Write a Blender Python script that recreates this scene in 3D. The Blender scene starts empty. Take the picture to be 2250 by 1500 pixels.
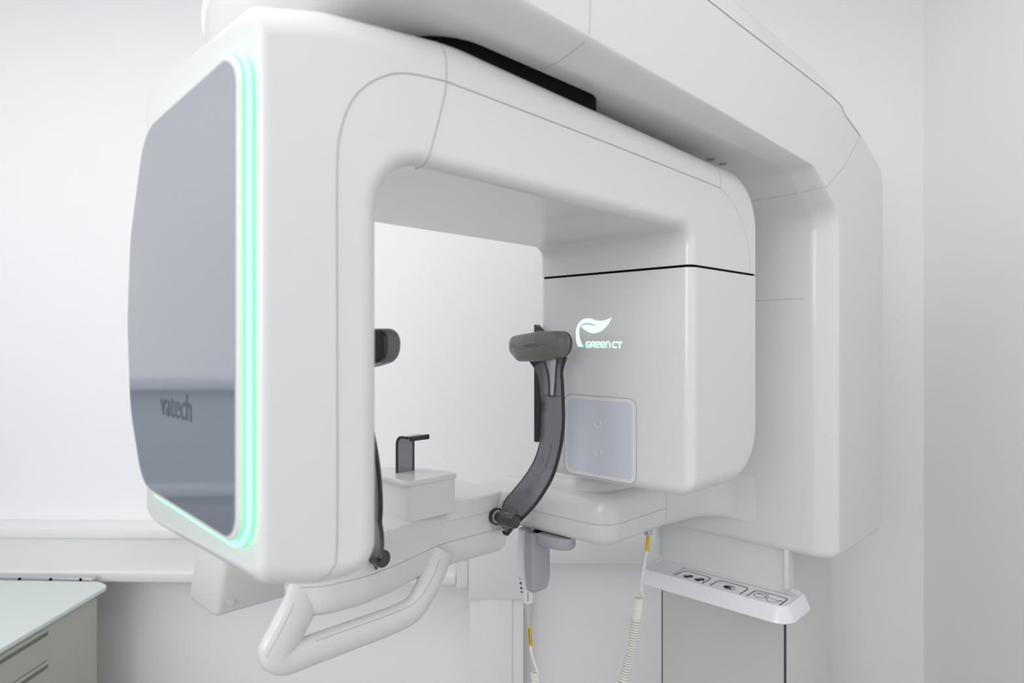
import bpy, bmesh, math
from mathutils import Vector, Matrix
sc = bpy.context.scene
COL = sc.collection
CH = 1.55                                   # camera height above the floor
# ---------------------------------------------------------------- camera
cam = bpy.data.cameras.new('camera'); co = bpy.data.objects.new('camera', cam); COL.objects.link(co)
co.location = (0, 0, CH); co.rotation_euler = (math.pi/2, 0, math.radians(1.4))
cam.sensor_width = 36.0; cam.lens = 36.0*1450/2250; cam.shift_y = -5/2250
cam.clip_start = 0.02
cam.dof.use_dof = True; cam.dof.focus_distance = 1.35; cam.dof.aperture_fstop = 3.6
sc.camera = co
# ---------------------------------------------------------------- world, lamps, exposure
w = bpy.data.worlds.new('world'); sc.world = w; w.use_nodes = True
w.node_tree.nodes['Background'].inputs[0].default_value = (.9, .95, 1, 1)
w.node_tree.nodes['Background'].inputs[1].default_value = 0.3
def area(name, loc, rot, sx, sy, power, color=(1, 1, 1)):
    l = bpy.data.lights.new(name, 'AREA'); l.shape = 'RECTANGLE'; l.size = sx; l.size_y = sy
    l.energy = power; l.color = color
    o = bpy.data.objects.new(name, l); COL.objects.link(o); o.location = loc; o.rotation_euler = rot
    return o
area('ceiling_lamp_near', (-1.0, -.7, 2.84), (0, 0, 0), 2.0, 1.4, 6, (1, .985, .97))
area('ceiling_lamp_far', (-1.0, .95, 2.84), (0, 0, 0), 2.2, 1.2, 12.5, (1, .99, .985))
area('ceiling_lamp_right', (.6, .3, 2.84), (0, 0, 0), 1.1, 2.0, 7, (1, .99, .985))
area('front_fill', (-.85, -1.72, 2.05), (math.radians(86), 0, math.radians(-9)), 2.6, 1.25, 42, (.995, .99, 1))  # added soft fill from behind the camera; no window is built there
sc.view_settings.view_transform = 'Standard'; sc.view_settings.look = 'None'
sc.view_settings.exposure = 0.10; sc.view_settings.gamma = 1.0
try: sc.view_settings.use_curve_mapping = False
except Exception: pass
sc.cycles.max_bounces = 10; sc.cycles.diffuse_bounces = 7; sc.cycles.glossy_bounces = 5
sc.cycles.use_denoising = True
# ---------------------------------------------------------------- materials
def mat(name, col, rough=.5, metal=0., coat=0., trans=0., emit=None, es=0., bump=0., bscale=200., spec=.5, ior=1.45, var=0.):
    m = bpy.data.materials.new(name); m.use_nodes = True
    nt = m.node_tree; b = nt.nodes['Principled BSDF']
    b.inputs['Base Color'].default_value = (*col, 1); b.inputs['Roughness'].default_value = rough
    b.inputs['Metallic'].default_value = metal; b.inputs['Coat Weight'].default_value = coat
    b.inputs['Coat Roughness'].default_value = .08
    b.inputs['Transmission Weight'].default_value = trans; b.inputs['IOR'].default_value = ior
    b.inputs['Specular IOR Level'].default_value = spec
    if emit: b.inputs['Emission Color'].default_value = (*emit, 1); b.inputs['Emission Strength'].default_value = es
    tc = nt.nodes.new('ShaderNodeTexCoord')
    if bump:
        n = nt.nodes.new('ShaderNodeTexNoise'); n.inputs['Scale'].default_value = bscale; n.inputs['Detail'].default_value = 4
        bp = nt.nodes.new('ShaderNodeBump'); bp.inputs['Strength'].default_value = bump; bp.inputs['Distance'].default_value = .002
        nt.links.new(tc.outputs['Object'], n.inputs['Vector']); nt.links.new(n.outputs['Fac'], bp.inputs['Height'])
        nt.links.new(bp.outputs['Normal'], b.inputs['Normal'])
    if var:
        n = nt.nodes.new('ShaderNodeTexNoise'); n.inputs['Scale'].default_value = 2.5; n.inputs['Detail'].default_value = 3
        mx = nt.nodes.new('ShaderNodeMix'); mx.data_type = 'RGBA'
        mx.inputs[6].default_value = (*[c*(1-var) for c in col], 1); mx.inputs[7].default_value = (*[min(1, c*(1+var)) for c in col], 1)
        nt.links.new(tc.outputs['Object'], n.inputs['Vector']); nt.links.new(n.outputs['Fac'], mx.inputs[0])
        nt.links.new(mx.outputs[2], b.inputs['Base Color'])
    return m
M = dict(
    wall=mat('wall_paint', (.885, .885, .895), .75, bump=.12, bscale=260, var=.008, spec=.25),
    ceil=mat('ceiling_paint', (.85, .85, .85), .8, var=.01),
    floor=mat('vinyl_floor', (.50, .50, .49), .35, bump=.05, bscale=60, var=.06),
    shell=mat('white_enamel', (.72, .72, .724), .28, coat=.35, var=.004),
    matte=mat('white_moulding', (.74, .74, .74), .42, coat=.1, var=.004),
    mast=mat('mast_enamel', (.70, .70, .68), .4, var=.006),
    mastp=mat('mast_panel', (.60, .60, .585), .45, var=.006),
    seam=mat('seam_grey', (.40, .39, .38), .6),
    black=mat('black_gap', (.002, .003, .002), .6, spec=.08),
    screen=mat('tinted_display', (.40, .42, .475), .07, metal=.75, coat=.5),
    letter=mat('display_lettering', (.09, .11, .13), .4),
    led=mat('green_led', (.3, .9, .5), .4, emit=(.22, 1., .46), es=1.6),
    ledw=mat('pale_green_led', (.5, .95, .7), .4, emit=(.55, 1., .78), es=1.05),
    smoke=mat('smoked_plastic', (.27, .27, .30), .10, trans=.8, ior=1.3, coat=.6),
    smokeedge=mat('dark_plastic_edge', (.012, .013, .016), .2, coat=.4),
    knob=mat('knob_plastic', (.035, .036, .042), .22, coat=.5),
    pad=mat('grey_rubber', (.15, .148, .135), .36, var=.04),
    clear=mat('frosted_cap', (.55, .54, .52), .3),
    panel=mat('blue_grey_panel', (.60, .635, .70), .25, coat=.3, var=.01),
    lilac=mat('lilac_grey_plastic', (.42, .42, .46), .4, var=.02),
    handset=mat('handset_white', (.83, .84, .86), .3, coat=.3),
    boot=mat('cable_boot', (.56, .55, .50), .5),
    cord=mat('cord_white', (.80, .80, .76), .45),
    yellow=mat('yellow_sleeve', (.72, .46, .01), .45),
    ink=mat('black_ink', (.05, .05, .06), .5),
    trunk=mat('trunking_pvc', (.80, .80, .80), .45, var=.006),
    top=mat('cabinet_top_laminate', (.66, .715, .70), .35, var=.01),
    cab=mat('cabinet_grey', (.43, .43, .39), .45, var=.01),
    cabslot=mat('drawer_recess', (.16, .16, .15), .5),
    metal=mat('brushed_metal', (.62, .63, .65), .3, metal=.9),
    ledge=mat('wainscot_ledge', (.58, .63, .69), .4),  # for the unseen ledges added to show in the display
    dado=mat('wainscot_blue_grey', (.40, .45, .51), .4, var=.03),  # for the unseen wall panel added to show in the display
)
# ---------------------------------------------------------------- coordinates
TH = math.atan2(1430, 1450); SV, CV = math.sin(TH), math.cos(TH); AL = math.radians(1.4)
SV, CV = math.sin(TH-AL), math.cos(TH-AL)
def U(u, v, z): return Vector((CV*u+SV*v, -SV*u+CV*v, z+CH))          # scanner axes: v along the overhead arm
def R(x, y, z): return Vector((x, y, z+CH))                            # room axes
WM = {}
# ---------------------------------------------------------------- mesh collector
class MB:
    def __init__(s): s.v = []; s.f = []; s.mi = []; s.sm = []
    def add(s, vs, fs, mi=0, smooth=True):
        o = len(s.v); s.v += [Vector(p) for p in vs]
        for f in fs: s.f.append([i+o for i in f]); s.mi.append(mi); s.sm.append(smooth)
    def loft(s, loops, mi=0, caps=True, closed=True, smooth=True, ring=False):
        n = len(loops[0]); o = len(s.v)
        for l in loops: s.v += [Vector(p) for p in l]
        K = len(loops)
        for k in range(K if ring else K-1):
            a = o+k*n; b = o+((k+1) % K)*n
            for i in range(n if closed else n-1):
                j = (i+1) % n
                s.f.append([a+i, a+j, b+j, b+i]); s.mi.append(mi); s.sm.append(smooth)
        if caps and not ring:
            s.f.append([o+i for i in range(n)][::-1]); s.mi.append(mi); s.sm.append(False)
            e = o+(K-1)*n
            s.f.append([e+i for i in range(n)]); s.mi.append(mi); s.sm.append(False)
        return s
    def tube(s, path, r, mi=0, n=8, caps=True, ring=False, up=None, rb=None):
        P = [Vector(p) for p in path]; K = len(P); loops = []; prev = None
        for k in range(K):
            t = (P[(k+1) % K if ring else min(k+1, K-1)]-P[(k-1) % K if ring else max(k-1, 0)]).normalized()
            if prev is None:
                a = Vector(up) if up else (Vector((0, 0, 1)) if abs(t.z) < .9 else Vector((1, 0, 0)))
                prev = (a-t*a.dot(t)).normalized()
            elif up: a = Vector(up); prev = (a-t*a.dot(t)).normalized()
            else: prev = (prev-t*prev.dot(t)).normalized()
            b = t.cross(prev); rr = r[k] if isinstance(r, (list, tuple)) else r; r2 = rb[k] if isinstance(rb, (list, tuple)) else (rb or rr)
            loops.append([P[k]+prev*rr*math.cos(2*math.pi*i/n)+b*r2*math.sin(2*math.pi*i/n) for i in range(n)])
        return s.loft(loops, mi, caps, True, True, ring)
    def build(s, name, mats, parent=None):
        me = bpy.data.meshes.new(name)
        if parent is not None: inv = WM[parent.name].inverted()
        else:
            xs = [p.x for p in s.v]; ys = [p.y for p in s.v]; zs = [p.z for p in s.v]
            c = Vector(((min(xs)+max(xs))/2, (min(ys)+max(ys))/2, min(zs))); inv = Matrix.Translation(-c)
        me.from_pydata([inv @ p for p in s.v], [], s.f)
        if not isinstance(mats, (list, tuple)): mats = [mats]
        for m in mats: me.materials.append(m)
        me.polygons.foreach_set('material_index', s.mi); me.polygons.foreach_set('use_smooth', s.sm)
        bm = bmesh.new(); bm.from_mesh(me); bmesh.ops.recalc_face_normals(bm, faces=bm.faces)
        for e in bm.edges:
            if len(e.link_faces) == 2 and e.calc_face_angle(0) > math.radians(40): e.smooth = False
        bm.to_mesh(me); bm.free(); me.update()
        o = bpy.data.objects.new(name, me); COL.objects.link(o)
        if parent is not None: o.parent = parent; WM[o.name] = WM[parent.name].copy()
        else: o.location = c; WM[o.name] = Matrix.Translation(c)
        return o
def rp(V, off=0., seg=6):
    """counter-clockwise polygon of (x, y, radius) -> rounded outline, every edge moved inward by its offset"""
    n = len(V); offs = off if isinstance(off, (list, tuple)) else [off]*n
    L = []
    for i in range(n):
        a = Vector(V[i][:2]); b = Vector(V[(i+1) % n][:2]); d = (b-a).normalized(); nn = Vector((-d.y, d.x))
        L.append((a+nn*offs[i], d))
    P = []
    for i in range(n):
        p, d = L[i-1]; q, e = L[i]; cr = d.x*e.y-d.y*e.x
        if abs(cr) < 1e-4: P.append(q.copy())
        else:
            t = ((q.x-p.x)*e.y-(q.y-p.y)*e.x)/cr; P.append(p+d*t)
    out = []
    for i in range(n):
        d = L[i-1][1]; e = L[i][1]; cr = d.x*e.y-d.y*e.x; r = V[i][2]; av = (offs[i-1]+offs[i])/2
        r = max(r-av, .0004) if cr > 0 else r+(av if r else 0)
        ang = math.atan2(abs(cr), d.dot(e)); td = r*math.tan(ang/2)
        l1 = (P[i]-P[i-1]).length; l2 = (P[(i+1) % n]-P[i]).length; lim = .48*min(l1, l2)
        if td > lim: td = lim; r = td/max(math.tan(ang/2), 1e-6)
        if r < 1e-6 or ang < 1e-3:
            out += [tuple(P[i])]*1 if False else [tuple(P[i]+d*1e-5*(k-seg/2)) for k in range(seg+1)]; continue
        s = P[i]-d*td; sg = 1 if cr > 0 else -1; nn = Vector((-d.y, d.x))*sg; c = s+nn*r
        for k in range(seg+1):
            t = ang*k/seg*sg; vx = s-c
            out.append((c.x+vx.x*math.cos(t)-vx.y*math.sin(t), c.y+vx.x*math.sin(t)+vx.y*math.cos(t)))
    return out
def prism(mb, V, a0, a1, fn, R0=.004, R1=.004, D0=None, D1=None, n=4, seg=6, mi=0):
    """V extruded from a0 to a1 along the third axis, edges rounded; R0/R1: radius or list per edge"""
    N = len(V); sgn = 1 if a1 > a0 else -1
    def lst(r): return list(r) if isinstance(r, (list, tuple)) else [r]*N
    def levels(R):
        ds = sorted({round(r*(1-math.cos(math.pi/2*k/n)), 6) for r in R if r > 0 for k in range(n+1)} | {0.})
        return [d for i, d in enumerate(ds) if i == 0 or d-ds[i-1] > .00015 or d == ds[-1]]
    def off(r, d): return 0. if d >= r else r-math.sqrt(max(r*r-(r-d)**2, 0))
    R0, R1 = lst(R0), lst(R1)
    loops = [[fn(x, y, a0+sgn*d) for x, y in rp(V, [off(r, d) for r in R0], seg)] for d in levels(R0)]
    loops += [[fn(x, y, a1-sgn*d) for x, y in rp(V, [off(r, d) for r in R1], seg)] for d in levels(R1)[::-1]]
    mb.loft(loops, mi)
def rect(x0, x1, y0, y1, r): return [(x0, y0, r), (x1, y0, r), (x1, y1, r), (x0, y1, r)]
fUV = lambda u, v, z: U(u, v, z)                 # outline in plan, extruded upwards
fVZ = lambda v, z, u: U(u, v, z)                 # outline in side view, extruded across
fUZ = lambda u, z, v: U(u, v, z)                 # outline in front view, extruded along
rXY = lambda x, y, z: R(x, y, z)
rXZ = lambda x, z, y: R(x, y, z)
rYZ = lambda y, z, x: R(x, y, z)
def box(mb, f, x0, x1, y0, y1, z0, z1, r=.003, mi=0, n=2, seg=3): prism(mb, rect(x0, x1, y0, y1, r), z0, z1, f, r, r, n=n, seg=seg, mi=mi)
def empty(name, loc, label, cat, group=None, rz=0.):
    o = bpy.data.objects.new(name, None); COL.objects.link(o); o.location = loc; o.rotation_euler = (0, 0, rz)
    o.empty_display_size = .05
    WM[o.name] = Matrix.Translation(Vector(loc)) @ Matrix.Rotation(rz, 4, 'Z'); tag(o, label, cat, group); return o
def tag(o, label=None, cat=None, group=None, kind=None):
    for k, v in (('label', label), ('category', cat), ('group', group), ('kind', kind)):
        if v: o[k] = v
    return o
def curve(pts, n=8):
    """Catmull-Rom through the points"""
    P = [Vector(p) for p in pts]; out = []
    for i in range(len(P)-1):
        p0 = P[max(i-1, 0)]; p1 = P[i]; p2 = P[i+1]; p3 = P[min(i+2, len(P)-1)]
        for k in range(n):
            t = k/n; out.append(.5*((2*p1)+(p2-p0)*t+(2*p0-5*p1+4*p2-p3)*t*t+(3*p1-p0-3*p2+p3)*t*t*t))
    out.append(P[-1]); return out
def ribbon(mb, pts, wd, fn, thick, z, mi=0):
    """flat stroke along 2-D pts, fn(x, y, height)"""
    P = [Vector(p) for p in pts]; K = len(P); l = []; r = []
    for k in range(K):
        d = (P[min(k+1, K-1)]-P[max(k-1, 0)]).normalized(); nn = Vector((-d.y, d.x))*wd/2
        l.append(P[k]+nn); r.append(P[k]-nn)
    loops = [[fn(l[k].x, l[k].y, z), fn(l[k].x, l[k].y, z+thick), fn(r[k].x, r[k].y, z+thick), fn(r[k].x, r[k].y, z)] for k in range(K)]
    mb.loft(loops, mi, smooth=False)
def text_into(mb, body, x0, x1, y0, y1, fn, z, mi=0):
    """lettering fitted into a rectangle"""
    c = bpy.data.curves.new('t', 'FONT'); c.body = body; c.extrude = 0; c.resolution_u = 3
    o = bpy.data.objects.new('t', c); COL.objects.link(o); bpy.context.view_layer.update()
    me = bpy.data.meshes.new_from_object(o.evaluated_get(bpy.context.evaluated_depsgraph_get()))
    bpy.data.objects.remove(o); bpy.data.curves.remove(c)
    xs = [v.co.x for v in me.vertices]; ys = [v.co.y for v in me.vertices]
    sx = (x1-x0)/(max(xs)-min(xs)); sy = (y1-y0)/(max(ys)-min(ys))
    mb.add([fn(x0+(v.co.x-min(xs))*sx, y0+(v.co.y-min(ys))*sy, z) for v in me.vertices], [list(p.vertices) for p in me.polygons], mi, False)
    bpy.data.meshes.remove(me)

from mathutils.bvhtree import BVHTree
def seam(owner, paths, parent, m='seam', name='seam_line'):
    """fine joint lines laid on the surface of the part they belong to"""
    t = BVHTree.FromPolygons(owner.v, owner.f); mb = MB()
    for pts, r in paths:
        P = [Vector(p) for p in pts]; out = []
        for a, b in zip(P, P[1:]):
            n = max(1, int((b-a).length/.006))
            for k in range(n): out.append(a.lerp(b, k/n))
        out.append(P[-1]); res = []
        for p in out:
            h = t.find_nearest(p)
            if h[0] is not None and (not res or (h[0]-res[-1]).length > .0005): res.append(h[0])
        mb.tube(res, r, n=6)
    return mb.build(name, M[m], parent)
# ================================================================ the room
def struct(name, mb, m):
    o = mb.build(name, m); o['kind'] = 'structure'; return o
X0, X1, Y0, Y1, H = -2.35, 1.364, -1.8, 2.31, 2.86
T = .08
def slab(name, x0, x1, y0, y1, z0, z1, m):
    mb = MB(); c = [(x0, y0), (x1, y0), (x1, y1), (x0, y1)]
    mb.loft([[R(x, y, z-CH) for x, y in c] for z in (z0, z1)], smooth=False); return struct(name, mb, m)
slab('floor', X0-T, X1+T, Y0-T, Y1+T, -.1, 0, M['floor'])
slab('ceiling', X0-T, X1+T, Y0-T, Y1+T, H, H+.1, M['ceil'])
slab('wall_back', X0-T, X1+T, Y1, Y1+T, 0, H, M['wall'])
slab('wall_right', X1, X1+T, Y0-T, Y1, 0, H, M['wall'])
slab('wall_left', X0-T, X0, Y0-T, Y1, 0, H, M['wall'])
slab('wall_front', X0, X1, Y0-T, Y0, 0, H, M['wall'])

mb = MB(); box(mb, rXY, X0+.001, X0+.03, Y0+.002, Y1-.002, -CH+.001, -.20, .002); struct('wainscot_left', mb, M['dado'])  # out-of-view wainscot, added for the darker band mirrored in the display
mb = MB(); box(mb, rXY, X0+.001, X0+.07, Y0+.002, Y1-.002, -.199, -.155, .006); struct('trim_1', mb, M['ledge'])  # unseen ledge added so the display reflects an edge
mb = MB(); box(mb, rXY, X0+.031, X0+.06, Y0+.002, Y1-.002, -.62, -.57, .006); struct('trim_2', mb, M['ledge'])  # lower unseen ledge, also added for the display's reflection
# ---- cable trunking on the back wall
mb = MB()
prism(mb, [(2.309, -.825, 0), (2.309, -.642, 0), (2.2, -.642, .004), (2.2, -.675, .003), (2.205, -.677, .001), (2.205, -.787, .001), (2.195, -.789, .003), (2.195, -.82, .004)][::-1], X0+.072, -.242, rYZ, .001, .001, n=1, seg=2)
o = mb.build('cable_trunking', M['trunk'])
tag(o, 'long white horizontal wall trunking with a lipped cover, above the grey cabinet', 'cable trunking')
mb = MB()
box(mb, rXY, -.012, .62, 2.262, 2.309, -.768, -.69, .003)
o = mb.build('cable_trunking', M['trunk'])
tag(o, 'short slim white wall trunking between the square duct and the scanner mast', 'cable trunking')
rt = empty('cable_duct', R(-.106, 2.26, -CH), 'white square vertical duct on the wall below the chin rest support', 'duct')
mb = MB(); box(mb, rXY, -.196, -.016, 2.205, 2.309, -CH+.001, -.86, .002); mb.build('duct_body', M['trunk'], rt)
mb = MB(); box(mb, rXY, -.162, -.052, 2.2, 2.206, -CH+.001, -.862, .002); mb.build('duct_cover', M['trunk'], rt)
mb = MB(); box(mb, rXY, -.2, -.012, 2.196, 2.309, -.866, -.635, .003); box(mb, rXY, -.24, -.2, 2.192, 2.309, -.829, -.64, .003); mb.build('junction_cover', M['trunk'], rt)

# ---- grey drawer cabinet
FX, ZT = -1.36, -.797
rt = empty('drawer_cabinet', R(-1.68, 1.4, -CH), 'grey metal drawer cabinet with a pale worktop under the long trunking', 'cabinet')
mb = MB(); box(mb, rXY, -2.0, FX-.006, .72, 2.06, -CH+.001, ZT-.016, .003); mb.build('body', M['cab'], rt)
mb = MB(); prism(mb, [(-2.02, .7, .01), (FX, .7, .01), (FX, 2.105, .035), (-1.41, 2.14, .03), (-2.02, 2.15, .01)], ZT-.015, ZT, rXY, .004, .004); mb.build('worktop', M['top'], rt)
for k in range(5):
    z1 = ZT-.022-k*.093 if k < 3 else ZT-.022-3*.093-(k-3)*.19; z0 = z1-(.088 if k < 3 else .185)
    mb = MB(); prism(mb, rect(.76, 1.842, z0, z1, .006), FX-.006, FX-.002, lambda y, z, x: R(x, y, z), .001, .001, n=1)
    d = mb.build('drawer', M['cab'], rt)
    mb = MB(); prism(mb, rect(.80, 1.84, z1-.020, z1-.009, .002), FX-.003, FX-.0012, lambda y, z, x: R(x, y, z), .0005, .0005, n=1)
    mb.build('recessed_handle', M['cabslot'], d)
rt = empty('metal_rail', R(-1.8, 2.165, ZT), 'thin perforated metal rail lying along the back edge of the cabinet worktop', 'rail')
mb = MB(); box(mb, rXY, -1.95, -1.445, 2.1505, 2.178, ZT-.012, ZT+.0055, .004); mb.build('channel', M['metal'], rt)
for x in (-1.482, -1.583, -1.688, -1.79):
    mb = MB(); mb.tube([R(x, 2.1488, ZT+.001), R(x, 2.152, ZT+.001)], .0048, n=16); mb.build('hole', M['black'], rt)

# ================================================================ the dental scanner
root = empty('dental_scanner', U(-.833, 1.78, -CH), 'large white dental x-ray scanner with overhead arm, hanging two-headed gantry and green light ring', 'x-ray machine', rz=AL-TH)
UR = -.53; UL = -1.04; GR = -.6; GL = -.968
# ---- mast
mb = MB(); prism(mb, rect(-1.01, -.657, 1.62, 1.944, .012), -CH+.03, -.2, fUV, .003, .003); mast = mb.build('mast', M['mast'], root)
mb = MB(); prism(mb, rect(-1.0, -.6605, -CH+.05, -.58, .002), 1.616, 1.622, fUZ, .0008, .0008, n=1); mb.build('front_panel', M['mastp'], mast)
mb = MB()
for u in (-1.0025, -.6585): box(mb, fUV, u-.0018, u+.0018, 1.6175, 1.624, -CH+.05, -.58, .0003)
mb.build('panel_gap', M['ink'], mast)
mb = MB(); prism(mb, rect(-1.08, -.58, 1.45, 1.98, .04), -CH+.001, -CH+.03, fUV, .006, .006); mb.build('base_plate', M['mast'], root)
# ---- column housing + overhead arm: one continuous moulded body
def nose(u):                                # the nose is rounded in plan
    r = .12; d = max(max(0, (UL+r)-u), max(0, u-(UR-r))); d = min(d, r)
    return .350+r-math.sqrt(max(r*r-d*d, 0))
def arm_section(u, ft, fb):
    nv = nose(u)
    S = [(1.942, -.51, .03), (1.942, .442, .06), (1.757, .506, .15), (1.584, .549, .15), (1.0, .557, .3), (nv, .575, .03), (nv, .398, .055), (1.0, .3865, .3), (1.46, .370, .06), (1.612, .290, .06), (1.612, -.51, .02)]
    T_ = [(1.942, -.51, .03), (1.942, .448, .06), (1.765, .530, .15), (1.60, .612, .15), (1.0, .632, .3), (nv, .64, .03), (nv, .372, .055), (1.0, .3685, .3), (1.43, .362, .06), (1.58, .28, .06), (1.58, -.51, .02)]
    V = []
    for k, (a, b) in enumerate(zip(S, T_)):
        f = ft if 1 <= k <= 5 else fb
        V.append((a[0]+(b[0]-a[0])*f, a[1]+(b[1]-a[1])*f, a[2]))
    bo = .016*max(0, 1-(min(UR-u, u-UL))/.016)**2
    return [U(u, v, z) for v, z in rp(V, [.0]*10+[bo], 8)]
arm = MB(); ds = [0, .0003, .0009, .002, .0035, .005, .010, .016, .022, .028, .032, .036, .042, .046, .06, .08, .1, .12]
def ft(d): return min(1, max(0, d-.0015)/.032)
def fb(d): return min(1, max(0, d)/.046)**.62
us = [UR-d for d in ds]+[UR-.16-.04*k for k in range(6)]+[UL+d for d in ds[::-1]]
arm.loft([arm_section(u, ft(min(UR-u, u-UL)), fb(min(UR-u, u-UL))) for u in us])
housing = arm.build('overhead_arm_and_column_housing', M['shell'], root)
seam(arm, [(curve([U(UR, .36, .574), U(UR, 1.0, .555), U(UR, 1.56, .546), U(UR, 1.65, .524), U(UR, 1.757, .499)], 6), .0011),
    ([U(UR, 1.757, .499), U(UR, 1.64, .402), U(UR, 1.525, .336), U(UR-.02, 1.515, .345), U(UR-.05, 1.510, .35), U(-.70, 1.508, .34), U(-.95, 1.508, .34)], .0006),
    ([U(UR, .70, .575), U(UR, .685, .48), U(UR, .68, .40), U(UR-.03, .672, .37), U(-.60, .672, .3695), U(-.70, .668, .369)], .0006),
    ([U(-.60, 1.5795, .095), U(-.95, 1.5795, .095)], .0005)], housing)
mb = MB(); mb.tube([U(u, nose(u)-.0008, z) for u, z in ((-.985, .441), (-.975, .446), (-.96, .454), (-.948, .461), (-.937, .467), (-.92, .478), (-.90, .490), (-.86, .512), (-.82, .528))], .0026, n=8); mb.build('nose_light_strip', M['ledw'], housing)
for v in (1.235, 1.285):
    mb = MB(); mb.tube([U(-.652, v, .3745), U(-.652, v, .3635)], .0085, n=18); s_ = mb.build('screw_recess', M['seam'], housing)
# rotary coupling between arm and gantry
mb = MB(); prism(mb, [(-.96, .48, .05), (-.613, .48, .085), (-.613, .838, .05), (-.96, .835, .03)], .345, .3785, fUV, .001, .001, seg=8); mb.build('rotary_coupling', M['black'], root)

# ---- rotating gantry
GV = [(.273, -.233, .02), (.345, -.252, .15), (.412, -.250, .035), (.412, .200, .06), (1.066, .197, .085), (1.066, .1345, 0), (1.335, .1345, 0), (1.335, .337, .13), (.52, .3625, .4), (.345, .342, .15), (.273, .321, .012)]
gR = [.022, .022, .028, .018, .016, 0, .012, .036, .036, .036, .009]
gRn = [.07, .06, .028, .018, .016, 0, .012, .036, .05, .075, .05]
mb = MB(); prism(mb, GV, GR, GL, fVZ, gR, gRn, D0=.03, D1=.03, n=6, seg=10)
gan = mb; gantry = mb.build('rotating_gantry', M['shell'], root)
e = GR
seam(gan, [(curve([U(e, .335, -.249), U(e, .348, -.235), U(e, .354, -.2), U(e, .354, 0), U(e, .354, .17), U(e, .3585, .215), U(e, .374, .252), U(e, .402, .279), U(e, .440, .296), U(e, .498, .303)], 6)+[U(e, .8, .298), U(e, 1.174, .288)], .0008),
    (curve([U(e, 1.174, .288), U(e, 1.22, .270), U(e, 1.26, .238), U(e, 1.293, .19), U(e, 1.30, .14)], 6), .0003),
    (curve([U(GR-.022, .470, .199), U(GR-.003, .474, .214), U(e, .482, .24), U(e, .494, .28), U(e, .498, .303), U(GR-.01, .498, .335), U(GR-.05, .498, .36)], 6), .0008),
    (curve([U(e, 1.174, .288), U(GR-.006, 1.172, .318), U(GR-.016, 1.170, .328), U(-.64, 1.168, .345)], 5), .0005)], gantry)
# detector head display: slab in front of the shell with a light ring around its edge
SV_ = [(-.612, -.196, .03), (-.612, .276, .035), (-.885, .258, .07), (-.942, .13, .12), (-.955, .02, .2), (-.942, -.09, .12), (-.892, -.183, .06)]
mb = MB(); prism(mb, SV_, .258, .2635, fUZ, .003, .0015, n=3, seg=8); rim = mb.build('display_rim', M['shell'], gantry)
def inset(V, d): return [(x, y, 0) for x, y in rp(V, d, 8)]
mb = MB(); prism(mb, SV_, .2568, .262, lambda u, z, v: U(u, v, z), .0, .0, seg=8)
mb = MB(); o1 = rp(SV_, .006, 8); mb.loft([[U(u, .2571, z) for u, z in o1], [U(u, .262, z) for u, z in o1]], smooth=False)
mb.build('display_panel', M['screen'], gantry)
mb = MB(); text_into(mb, 'vatech', -.822, -.727, -.087, -.0585, lambda x, y, z: U(x, z, y), .2566); mb.build('lettering', M['letter'], gantry)
mb = MB(); o1 = rp(SV_, -.0035, 8); mb.tube([U(u, .2668, z) for u, z in o1], .0030, ring=True, n=8); mb.build('green_light_ring', M['led'], gantry)
mb = MB(); o1 = rp(SV_, .006, 8); mb.loft([[U(u, .2625, z) for u, z in o1], [U(u, .276, z) for u, z in o1]]); mb.build('display_mount', M['shell'], gantry)
# generator head
HV = [(1.066, -.288, .022), (1.335, -.288, .10), (1.335, .1300, 0), (1.066, .1300, 0)]
hR = [.034, .012, 0, .018]
mb = MB(); prism(mb, HV, GR, GL, fVZ, hR, hR, D0=.03, D1=.03, n=6, seg=10)
head = mb.build('generator_head', M['shell'], gantry)
mb = MB(); prism(mb, [(1.069, .128, 0), (1.332, .128, 0), (1.332, .137, 0), (1.069, .137, 0)], GR-.003, GL+.003, fVZ, [0, .01, 0, .016], [0, .01, 0, .016], n=5, seg=1); mb.build('shadow_gap', M['black'], gantry)
# leaf logo
LV = 1.0654
def LG(px, py):   # logo sheet coordinates (0..1 across, 0..1 up) -> face
    return (-.8655+.1170*px, -.0165+.0590*py)
def lpt(cx, cy): return LG((cx-380)/1425., (1000-cy)/805.)
stem = [(455, 985), (400, 840), (385, 640), (395, 520), (430, 400), (500, 295), (600, 230), (720, 200), (840, 205), (960, 245), (1060, 270), (1200, 275), (1340, 245), (1475, 195)]
low = [(630, 985), (560, 880), (500, 720), (482, 600), (490, 490), (520, 415), (570, 358), (650, 330), (740, 320), (830, 328), (930, 356), (1060, 385)]
leafl = [(1475, 195), (1400, 340), (1300, 450), (1180, 540), (1060, 590), (930, 605), (800, 580), (700, 530), (620, 475), (560, 410), (600, 392), (690, 375), (790, 377), (900, 400), (980, 402), (1060, 385)]
mb = MB()
def flat(pts, vv=LV, th=.0006):
    c = [Vector(p) for p in pts]
    mb.loft([[U(p.x, vv, p.y) for p in c], [U(p.x, vv+th, p.y) for p in c]], smooth=False)
A = curve([(*lpt(*p), 0) for p in stem], 4); B = curve([(*lpt(*p), 0) for p in low], 4); C = curve([(*lpt(*p), 0) for p in leafl], 4)
flat([(p.x, p.y) for p in A]+[(p.x, p.y) for p in B[::-1]])
flat([(p.x, p.y) for p in C])
def strokes(letters):
    for st in letters:
        pts = [lpt(x, y) for x, y in st]; ribbon(mb, pts, .0027, lambda a, b, c: U(a, c, b), .0005, LV)
t0, t1, tm = 850, 992, 922
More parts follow.
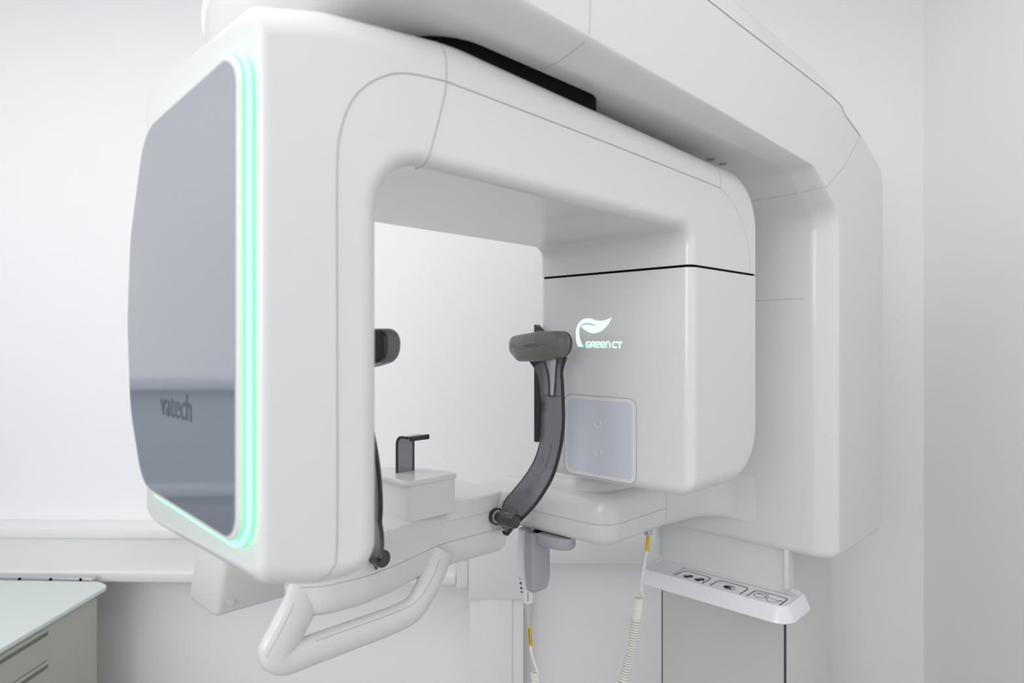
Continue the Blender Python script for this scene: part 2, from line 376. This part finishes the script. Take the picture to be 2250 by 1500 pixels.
strokes([[(822, t0), (735, t0), (712, 870), (712, 975), (735, t1), (800, t1), (822, 975), (822, tm), (765, tm)],
         [(868, 1006), (868, 870), (890, t0), (960, t0), (972, 870), (972, 905), (955, tm), (900, tm), (925, 940), (975, 1006)],
         [(1118, t1), (1035, t1), (1015, 970), (1015, 870), (1035, t0), (1105, t0), (1120, 870), (1120, tm), (1040, tm)],
         [(1272, t1), (1185, t1), (1165, 970), (1165, 870), (1185, t0), (1255, t0), (1270, 870), (1270, tm), (1190, tm)],
         [(1322, 1008), (1322, 870), (1340, t0), (1410, t0), (1430, 870), (1430, 1008)],
         [(1635, t1), (1540, t1), (1518, 970), (1518, 875), (1540, t0+6), (1655, t0+6)],
         [(1640, t0+6), (1795, t0+6)], [(1716, t0), (1716, 1012)]])
mb.build('leaf_logo', M['ledw'], gantry)
# touch panel
mb = MB(); prism(mb, rect(-.895, -.717, -.279, -.115, .018), 1.0645, 1.068, fUZ, .0015, .0, seg=8); mb.build('panel_frame', M['matte'], gantry)
mb = MB(); o1 = rp(rect(-.887, -.724, -.272, -.121, .012), 0, 8)
for off in (0.,): mb.tube([U(u, 1.0646, z) for u, z in rp(rect(-.8955, -.7165, -.2795, -.1145, .018), 0, 8)], .0005, ring=True)
mb.build('frame_seam', M['lilac'], gantry)
mb = MB(); prism(mb, rect(-.886, -.725, -.2705, -.1225, .012), 1.0635, 1.067, fUZ, .0006, .0, seg=8); mb.build('touch_panel', M['panel'], gantry)
for z in (-.170, -.2265):
    mb = MB(); mb.tube([U(-.806, 1.0638, z), U(-.806, 1.0624, z)], .009, n=24); mb.tube([U(-.806+.0078*math.cos(t), 1.0624, z+.0078*math.sin(t)) for t in [2*math.pi*k/24 for k in range(24)]], .0011, 1, ring=True, n=8); mb.build('round_button', [M['panel'], M['shell']], gantry)
mb = MB(); prism(mb, [(-.969, -.222, .002), (-.958, -.222, .002), (-.950, -.12, .05), (-.950, .016, .01), (-.967, .032, .004), (-.969, .030, .002)], 1.050, 1.067, fUZ, .001, .001); mb.build('collimator_blade', M['smokeedge'], gantry)

# ---- patient support arm (from the column)
AV = [(-1.17, 1.125, .04), (-.838, 1.140, .055), (-.838, 1.43, .12), (-.822, 1.53, .1), (-.78, 1.573, .05), (-.69, 1.5825, 0), (-.69, 1.60, 0), (-1.17, 1.60, .02)]
mb = MB(); lo = []
for z, d in ((-.452, .035), (-.4505, .022), (-.444, .010), (-.432, .003), (-.40, 0), (-.372, .002), (-.356, .006), (-.345, .014), (-.340, .024)):
    lo.append([U(u, v, z) for u, v in rp(AV, [d, d, d*.8, d*.5, d*.03, 0, 0, d*.3], 8)])
mb.loft(lo); sup_mb = mb; sup = mb.build('support_arm', M['shell'], root)
mb = MB(); lo = []
for z, d in ((-.345, 0), (-.33, .004), (-.318, .012), (-.309, .026), (-.305, .05)):
    lo.append([U(u, v, z) for u, v in rp([(-1.15, 1.142, .10), (-.87, 1.155, .11), (-.86, 1.5, .06), (-1.15, 1.5, .05)], d, 8)])
mb.loft(lo); mb.build('arm_dome', M['shell'], sup)
seam(sup_mb, [([U(u, v, -.40) for u, v in rp(AV, 0, 8)][0:18]+[U(-.838, 1.372, -.40)], .0006),
    (curve([U(-.8485, 1.372, -.350), U(-.8385, 1.372, -.375), U(-.838, 1.372, -.40), U(-.839, 1.372, -.43), U(-.852, 1.372, -.4505)], 5), .0005)], sup)
# ---- chin rest support body
BV = [(-1.19, .72, .05), (-1.09, .56, .08), (-.97, .475, .06), (-.928, .53, .06), (-.920, .60, .12), (-.930, .66, .12), (-.966, .79, .15), (-.962, .90, .15), (-.958, .962, .02), (-1.0, .985, .02), (-1.19, .985, .03)]
mb = MB(); lo = []
for z, d in ((-.444, .05), (-.4425, .032), (-.436, .016), (-.425, .006), (-.405, .001), (-.385, 0), (-.36, .0), (-.34, .002), (-.329, .005), (-.325, .010)):
    lo.append([U(u, v, z) for u, v in rp(BV, d, 7)])
mb.loft(lo); chin_mb = mb; chin = mb.build('chin_support', M['shell'], root)
mb = MB(); prism(mb, [(-1.14, .80, .02), (-.963, .80, .01), (-.960, .93, .02), (-.972, .960, .015), (-1.14, .960, .02)], -.345, -.311, fUV, .001, .005, n=4); mb.build('top_pad', M['matte'], chin)
mb = MB(); prism(mb, rect(-1.17, -1.05, .94, 1.16, .02), -.43, -.345, fUV, .012, .012); mb.build('support_link', M['shell'], root)
seam(chin_mb, [([U(u, v, -.385) for u, v in rp(BV, 0, 7)][16:-9], .0006)], chin)
# chin box and bite hook
mb = MB(); prism(mb, [(-1.10, .712, .01), (-.955, .706, .008), (-.955, .817, .006), (-.985, .817, .03), (-1.10, .775, .03)], -.327, -.262, fUV, .001, .001, seg=6)
cb = mb.build('chin_box', M['matte'], root)
mb = MB(); prism(mb, [(-1.103, .707, .012), (-.953, .701, .014), (-.951, .819, .008), (-.985, .821, .03), (-1.06, .795, .05), (-1.103, .76, .03)], -.2635, -.2535, fUV, .003, .004, seg=6); mb.build('box_lid', M['shell'], cb)
mb = MB()
def hook(uo, v0, v1, mi, th=.0045):
    outer = [(-1.0365, -.254)]+[(-1.0365+.018*(1-math.cos(t)), -.2+.018*math.sin(t)) for t in [math.pi/2*k/8 for k in range(9)]]+[(-1.003, -.182)]
    inner = [(-1.003, -.182-th)]+[(-1.0365+.018-(.018-th)*math.cos(t), -.2+(.018-th)*math.sin(t)) for t in [math.pi/2*(1-k/8) for k in range(9)]]+[(-1.0365+th, -.254)]
    pl = outer+inner
    mb.loft([[U(u, v0, z) for u, z in pl], [U(u, v1, z) for u, z in pl]], mi, smooth=False)
hook(0, .7385, .7755, 0)
hook(0, .7365, .7395, 1); hook(0, .7745, .7775, 1)
h_ = mb.build('bite_hook', [M['smoke'], M['smokeedge']], root)
mb = MB(); box(mb, fUV, -1.004, -.992, .749, .765, -.1885, -.1845, .001); box(mb, fUV, -.993, -.987, .7345, .7795, -.189, -.1795, .002); mb.build('hook_bar', M['smokeedge'], h_)

# ---- temple supports
SPL = .036
def temple(mir):
    def fn(u, z, t):
        v = .934+.16*(z+.36)+t+.03*((u+.87)/.06)**2*.12
        if mir: v = 1.556-v-SPL*min(1, max(0, (z+.375)/.10))
        return U(u, v, z)
    r_ = empty_part('temple_support', root)
    mb = MB(); T1 = .0075
    def plate(Lp, Rp, bow=.005):
        a = curve([(*p, 0) for p in Lp], 5); b = curve([(*p, 0) for p in Rp], 5); loops = []
        for p, q in zip(a, b):
            m = 6; fr = [fn(p.x+(q.x-p.x)*k/m, p.y+(q.y-p.y)*k/m, bow*math.sin(math.pi*k/m)) for k in range(m+1)]
            bk = [fn(p.x+(q.x-p.x)*k/m, p.y+(q.y-p.y)*k/m, T1+bow*math.sin(math.pi*k/m)) for k in range(m, -1, -1)]
            loops.append(fr+bk)
        mb.loft(loops, 0)
        return a, b
    BL = [(-.952, -.389), (-.958, -.36), (-.958, -.333), (-.929, -.301), (-.902, -.271), (-.880, -.236), (-.870, -.194), (-.873, -.145), (-.880, -.110)]
    BR = [(-.938, -.392), (-.918, -.370), (-.898, -.352), (-.872, -.325), (-.848, -.291), (-.831, -.256), (-.821, -.204), (-.821, -.157), (-.828, -.110)]
    a0, b0 = plate(BL, BR)
    a1, b1 = plate([(-.880, -.112), (-.889, -.083), (-.903, -.062), (-.930, -.040)], [(-.861, -.112), (-.866, -.083), (-.873, -.062), (-.886, -.040)], .002)
    a2, b2 = plate([(-.848, -.112), (-.8485, -.083), (-.850, -.062), (-.850, -.034)], [(-.828, -.112), (-.833, -.083), (-.837, -.062), (-.831, -.034)], .002)
    mb.tube([fn(p.x, p.y, T1*.6) for p in b0+b2[1:]], .0035, 1, n=7)
    mb.tube([fn(p.x, p.y, T1*.5) for p in a0+a1[1:]], .0012, 1, n=6); mb.tube([fn(p.x, p.y, T1*.5) for p in a1], .0028, 1, n=6)
    mb.tube([fn(p.x, p.y, T1*.4) for p in b1[::-1]+a2], .0012, 1, n=6)
    mb.tube([fn(*BL[0], T1*.5), fn(-.946, -.3925, T1*.5), fn(*BR[0], T1*.5)], .003, 1, n=6)
    mb.build('support_blade', [M['smoke'], M['smokeedge']], r_)
    # pad
    PV = [(-.945, -.046, .035), (-.86, -.043, .1), (-.806, -.032, .028), (-.803, .016, .022), (-.87, .016, .1), (-.978, .006, .03), (-.985, -.025, .03)]
    def pf(u, z, t):
        v = .958+t-.010*math.cos((u+.83)/.10*1.2)+(.020 if u < -.90 else 0)*((-.90-u)/.08)
        return U(u, 1.556-v-.022 if mir else v, z)
    mb = MB(); lo = []
    for dd, t in ((.024, -.0035), (.018, -.003), (.013, -.0018), (.009, 0), (.006, .0012), (.003, .0035), (.001, .0065), (0, .010), (0, .026), (.002, .029), (.006, .031)):
        lo.append([pf(u, z, t) for u, z in rp(PV, dd, 8)])
    mb.loft(lo)
    mb.build('temple_pad', M['pad'], r_)
    mb = MB(); prism(mb, PV, .026, .034, pf, .002, .003, n=2, seg=7); mb.build('pad_backing', M['smokeedge'], r_)
    # pivot knob
    v = 1.548-.928 if mir else .928; z = -.3565; v -= .004
    mb = MB(); mb.tube([U(-.960, v, z), U(-.9535, v, z)], .0165, n=28); mb.tube([U(-.9535+0*t, v+.0155*math.cos(t), z+.0155*math.sin(t)) for t in [2*math.pi*k/28 for k in range(28)]], .0018, ring=True, n=8); mb.build('pivot_ring', M['smokeedge'], r_)
    mb = MB(); mb.tube([U(-.954, v, z), U(-.9525, v, z)], .014, n=28); mb.build('pivot_disc', M['clear'], r_)
    mb = MB(); mb.tube([U(-.938, v, z), U(-.932, v, z), U(-.931, v, z), U(-.905, v, z), U(-.901, v, z), U(-.9005, v, z), U(-.907, v, z)], [.0158, .0158, .0148, .0146, .0140, .0115, .0095], n=28)
    mb.tube([U(-.953, v, z), U(-.937, v, z)], .009, n=20); mb.build('pivot_knob', M['knob'], r_)
def empty_part(name, parent):
    o = bpy.data.objects.new(name, None); COL.objects.link(o); o.parent = parent; o.empty_display_size = .03
    WM[o.name] = WM[parent.name].copy(); return o
temple(False); temple(True)

# ---- hand grip rail
mb = MB()
HP = curve([U(-.985, .530, -.372), U(-.962, .508, -.405), U(-.957, .478, -.448), U(-.956, .462, -.474), U(-.956, .478, -.489), U(-.956, .52, -.4895), U(-.956, .60, -.4895), U(-.956, .67, -.489), U(-.956, .715, -.483), U(-.958, .742, -.462), U(-.962, .768, -.432), U(-.97, .79, -.40)], 8)
nv = U(1, 0, 0)-U(0, 0, 0)
gm = MB(); gm.tube(HP, .017, n=28, up=nv, rb=[.031]*24+[.029, .028, .0265, .0255]+[.0245]*(len(HP)-46)+[.0245+.0003*k for k in range(18)])
hand = gm.build('grip_rail', M['shell'], root)
tz = Vector((0, 0, 1))
seam(gm, [([HP[k]+nv*.012+tz*.017 for k in range(40, len(HP)-6)], .0005), ([HP[k]+nv*.012-(U(0, 1, 0)-U(0, 0, 0))*.022+tz*.0 for k in range(8, 24)], .0005)], hand)
# ---- side block under the support
mb = MB(); lo = []
for z, d in ((-.486, .008), (-.483, .003), (-.478, 0), (-.36, -.0)):
    s = (z+.486)*.30
    lo.append([U(u+s*.9, v+s*.18, z) for u, v in rp([(-1.30, .452, .012), (-1.175, .454, .012), (-1.172, .66, .03), (-1.30, .66, .03)], d, 5)])
mb.loft(lo); blk = mb.build('mirror_housing', M['mast'], root)
mb = MB(); mb.tube([U(-1.168, .478, -.462), U(-1.1655, .478, -.461)], .0065, n=20, rb=.008); mb.build('oval_cap', M['mastp'], blk)
mb = MB(); box(mb, fUV, -1.28, -1.10, .52, .72, -.40, -.345, .01); mb.build('housing_bracket', M['shell'], root)

# ---- accessory tray on the mast
ZF = -.610
mb = MB()
TV = [(-.985, 1.466, .04), (-.590, 1.472, .04), (-.592, 1.61, .015), (-.63, 1.635, .01), (-1.0, 1.625, .01), (-1.005, 1.56, .01)]
mb2 = [(-.640, 1.625), (-1.0, 1.625)]
outer0 = rp(TV, .012, 6); outer1 = rp(TV, 0, 6); outer2 = rp(TV, .004, 6); inner2 = rp(TV, .010, 6); inner1 = rp(TV, .018, 6)
mb.loft([[U(u, v, -.641) for u, v in rp(TV, .004, 6)], [U(u, v, -.638) for u, v in outer1], [U(u, v, -.606) for u, v in rp(TV, .012, 6)], [U(u, v, -.6035) for u, v in rp(TV, .0145, 6)], [U(u, v, -.6045) for u, v in rp(TV, .018, 6)], [U(u, v, ZF) for u, v in rp(TV, .023, 6)]])
tray = mb.build('accessory_tray', M['handset'], root)
mb = MB(); prism(mb, rect(-1.0, -.645, -.615, -.49, .004), 1.604, 1.618, fUZ, .004, .001)
prism(mb, rect(1.585, 1.618, -.60, -.49, .006), -.648, -.637, lambda v, z, u: U(u, v, z), .002, .002); prism(mb, rect(1.585, 1.618, -.60, -.49, .006), -1.003, -.992, lambda v, z, u: U(u, v, z), .002, .002)
mb.build('back_plate', M['matte'], tray)
mb = MB(); zz = ZF+.0004
def TR(u, v, c): return U(u, v, c)
def picto(u0, flip=0):
    pts = [(u0, 1.508), (u0, 1.548)]+[(u0+.012*(1-math.cos(t)), 1.548+.012*math.sin(t)) for t in [math.pi/2*k/5 for k in range(1, 6)]]+[(u0+.066, 1.560)]+[(u0+.066+.012*math.sin(t), 1.548+.012*math.cos(t)) for t in [math.pi/2*k/5 for k in range(1, 6)]]+[(u0+.078, 1.508)]
    ribbon(mb, pts, .0024, TR, .0003, zz)
for u0 in (-.898, -.799, -.704): picto(u0)
def disc(cu, cv_, ru, rv):
    c = [U(cu+ru*math.cos(t), cv_+rv*math.sin(t), zz+.0003) for t in [2*math.pi*k/14 for k in range(14)]]; mb.add(c, [list(range(14))], 0, False)
def line(pts, w_=.0011): ribbon(mb, [(p.x, p.y) for p in curve([(*p, 0) for p in pts], 4)], w_, TR, .0003, zz)
for du in (-.873, -.841):     # necklace / earring drawings
    disc(du, 1.523, .008, .008); disc(du+.008, 1.531, .006, .007); disc(du+.004, 1.518, .006, .004)
    line([(du, 1.532), (du+.003, 1.540), (du+.009, 1.539)]); line([(du+.008, 1.532), (du+.012, 1.541)]); disc(du+.013, 1.527, .003, .003)
cu = -.757                    # ring on a dotted chain
disc(cu-.006, 1.533, .010, .004); disc(cu-.004, 1.524, .011, .004); disc(cu-.009, 1.528, .004, .006)
line([(cu-.014, 1.528), (cu-.006, 1.541), (cu+.010, 1.535), (cu+.012, 1.523), (cu, 1.517), (cu-.012, 1.521), (cu-.014, 1.528)], .0012)
for k in range(13):
    t = math.pi*(.15+.9*k/12); disc(cu-.008+.020*math.cos(t)-.004, 1.538+.012*math.sin(t)*.9, .0009, .0009)
for k in range(7): disc(cu+.004+.0035*k, 1.516+.0006*k*k*.3, .0009, .0009)
cu = -.665                    # glasses
line([(cu-.030, 1.543), (cu-.030, 1.527), (cu-.020, 1.518), (cu-.008, 1.522), (cu-.004, 1.536), (cu-.030, 1.543)])
line([(cu+.002, 1.536), (cu+.002, 1.522), (cu+.012, 1.513), (cu+.024, 1.518), (cu+.027, 1.530), (cu+.002, 1.536)])
line([(cu-.004, 1.534), (cu-.001, 1.537), (cu+.002, 1.534)]); line([(cu-.030, 1.543), (cu-.015, 1.550), (cu-.002, 1.547)], .0016); line([(cu+.027, 1.530), (cu+.031, 1.536), (cu+.036, 1.533)], .0018)
line([(-.905, 1.508), (-.908, 1.570), (-.900, 1.575), (-.75, 1.580), (-.622, 1.584)], .0007)
mb.build('pictogram', M['ink'], tray)

# ---- handset holder
mb = MB()
lo = []
for z, d, bul in ((-.590, .016, 0), (-.586, .008, 0), (-.575, .003, 0), (-.56, 0, .001), (-.53, 0, .004), (-.50, 0, .005), (-.475, 0, .003), (-.4515, 0, 0)):
    lo.append([U(u, v, z) for u, v in rp([(-1.070-bul, 1.122, .010), (-1.038, 1.122, .006), (-1.036, 1.184, .014), (-1.060, 1.190, .014)], [d*.4, d*.2, d, d*.4], 5)])
mb.loft(lo)
prism(mb, [(-1.058, 1.135, .01), (-.985, 1.130, .03), (-.952, 1.150, .02), (-.955, 1.185, .02), (-1.05, 1.19, .02)], -.480, -.4515, fUV, .010, .001, n=4)
hold = mb.build('handset_holder', M['lilac'], root)
bpy.context.view_layer.update()
# ---- handset, hung in the holder
hs = empty('camera_handset', U(-1.085, 1.15, -.62), 'white camera handset hanging in the lilac grey holder, coiled cord below', 'handset')
hu, hv = -1.0885, 1.1485
mb = MB(); mb.tube([U(hu, hv, -.454), U(hu-.002, hv, -.50), U(hu-.001, hv, -.54), U(hu+.006, hv, -.58), U(hu+.010, hv, -.600), U(hu+.011, hv, -.626), U(hu+.0115, hv, -.629)], [.0165, .018, .0172, .0145, .0145, .0128, .0105], n=28); mb.build('body', M['handset'], hs)
mb = MB()
for k, (z, hh, dx) in enumerate(((-.570, .0022, .001), (-.579, .005, .003), (-.590, .005, .005), (-.600, .003, .006))):
    for w0 in ((-.0025, -.0008), (.0004, .0018)) if k else ((-.0018, .0004),):
        prism(mb, rect(hu-.004+dx+w0[0], hu-.004+dx+w0[1], z-hh, z, .0002), hv-.0150, hv-.0128, fUZ, 0, 0, seg=2)
for k in range(5): prism(mb, rect(hu+.0185, hu+.0205, -.600-.0045*k, -.5985-.0045*k, .0002), hv-.0125, hv-.009, fUZ, 0, 0, seg=2)
mb.build('printed_marks', M['ink'], hs)
mb = MB(); mb.tube([U(hu+.0115, hv, -.628), U(hu+.0125, hv, -.65), U(hu+.0125, hv, -.684)], [.0108, .0085, .0050], n=18); mb.build('cable_boot', M['boot'], hs)
mb = MB(); mb.tube([U(hu+.0125, hv, -.684), U(hu+.0185, hv, -.728)], .0043, n=12); mb.build('cable_sleeve', M['yellow'], hs)
mb = MB()
for k in range(8): prism(mb, rect(hu+.0145+.0006*k, hu+.0165+.0006*k, -.6915-.0042*k, -.6888-.0042*k, .0002), hv-.0046, hv-.0036, fUZ, 0, 0, seg=2)
mb.build('sleeve_print', M['ink'], hs)
def coil(mb, path, R_, turns, r, n=18, up=(0, 0, 1)):
    P = [Vector(p) for p in path]; out = []; K = len(P)-1; tot = turns*n
    for i in range(tot+1):
        f = i/tot*K; k = min(int(f), K-1); p = P[k].lerp(P[k+1], f-k); t = (P[k+1]-P[k]).normalized()
        a = Vector((1, 0, 0)); a = (a-t*a.dot(t)).normalized(); b = t.cross(a)
        ang = 2*math.pi*i/n; out.append(p+a*R_*math.cos(ang)+b*R_*math.sin(ang))
    mb.tube(out, r, n=7)
mb = MB(); mb.tube(curve([U(hu+.0185, hv, -.726), U(hu+.023, hv, -.75), U(hu+.034, hv+.003, -.778), U(hu+.042, hv+.002, -.79)], 8), .0034, n=10)
coil(mb, [U(hu+.034, hv, -.786), U(hu+.041, hv, -.85), U(hu+.052, hv, -.94), U(hu+.06, hv, -1.06)], .0092, 36, .0027); mb.build('coiled_cord', M['cord'], hs)
# ---- second coiled cord
cs = empty('coiled_cable', U(-.895, 1.36, -.60), 'white coiled cable hanging from a yellow-sleeved plug beside the accessory tray', 'cable')
mb = MB(); box(mb, fUV, -.878, -.862, 1.335, 1.352, -.464, -.4525, .002); mb.build('plug', M['metal'], cs)
mb = MB(); mb.tube([U(-.870, 1.343, -.461), U(-.872, 1.341, -.502)], .0046, n=12); mb.build('cable_sleeve', M['yellow'], cs)
mb = MB(); mb.tube(curve([U(-.872, 1.341, -.50), U(-.877, 1.336, -.54), U(-.882, 1.331, -.59), U(-.878, 1.334, -.618)], 8), .0032, n=10)
coil(mb, [U(-.882, 1.322, -.612), U(-.886, 1.318, -.66), U(-.893, 1.308, -.73), U(-.906, 1.294, -.80), U(-.92, 1.275, -.88), U(-.94, 1.25, -.98)], .0100, 58, .0025); mb.build('coiled_cord', M['cord'], cs)
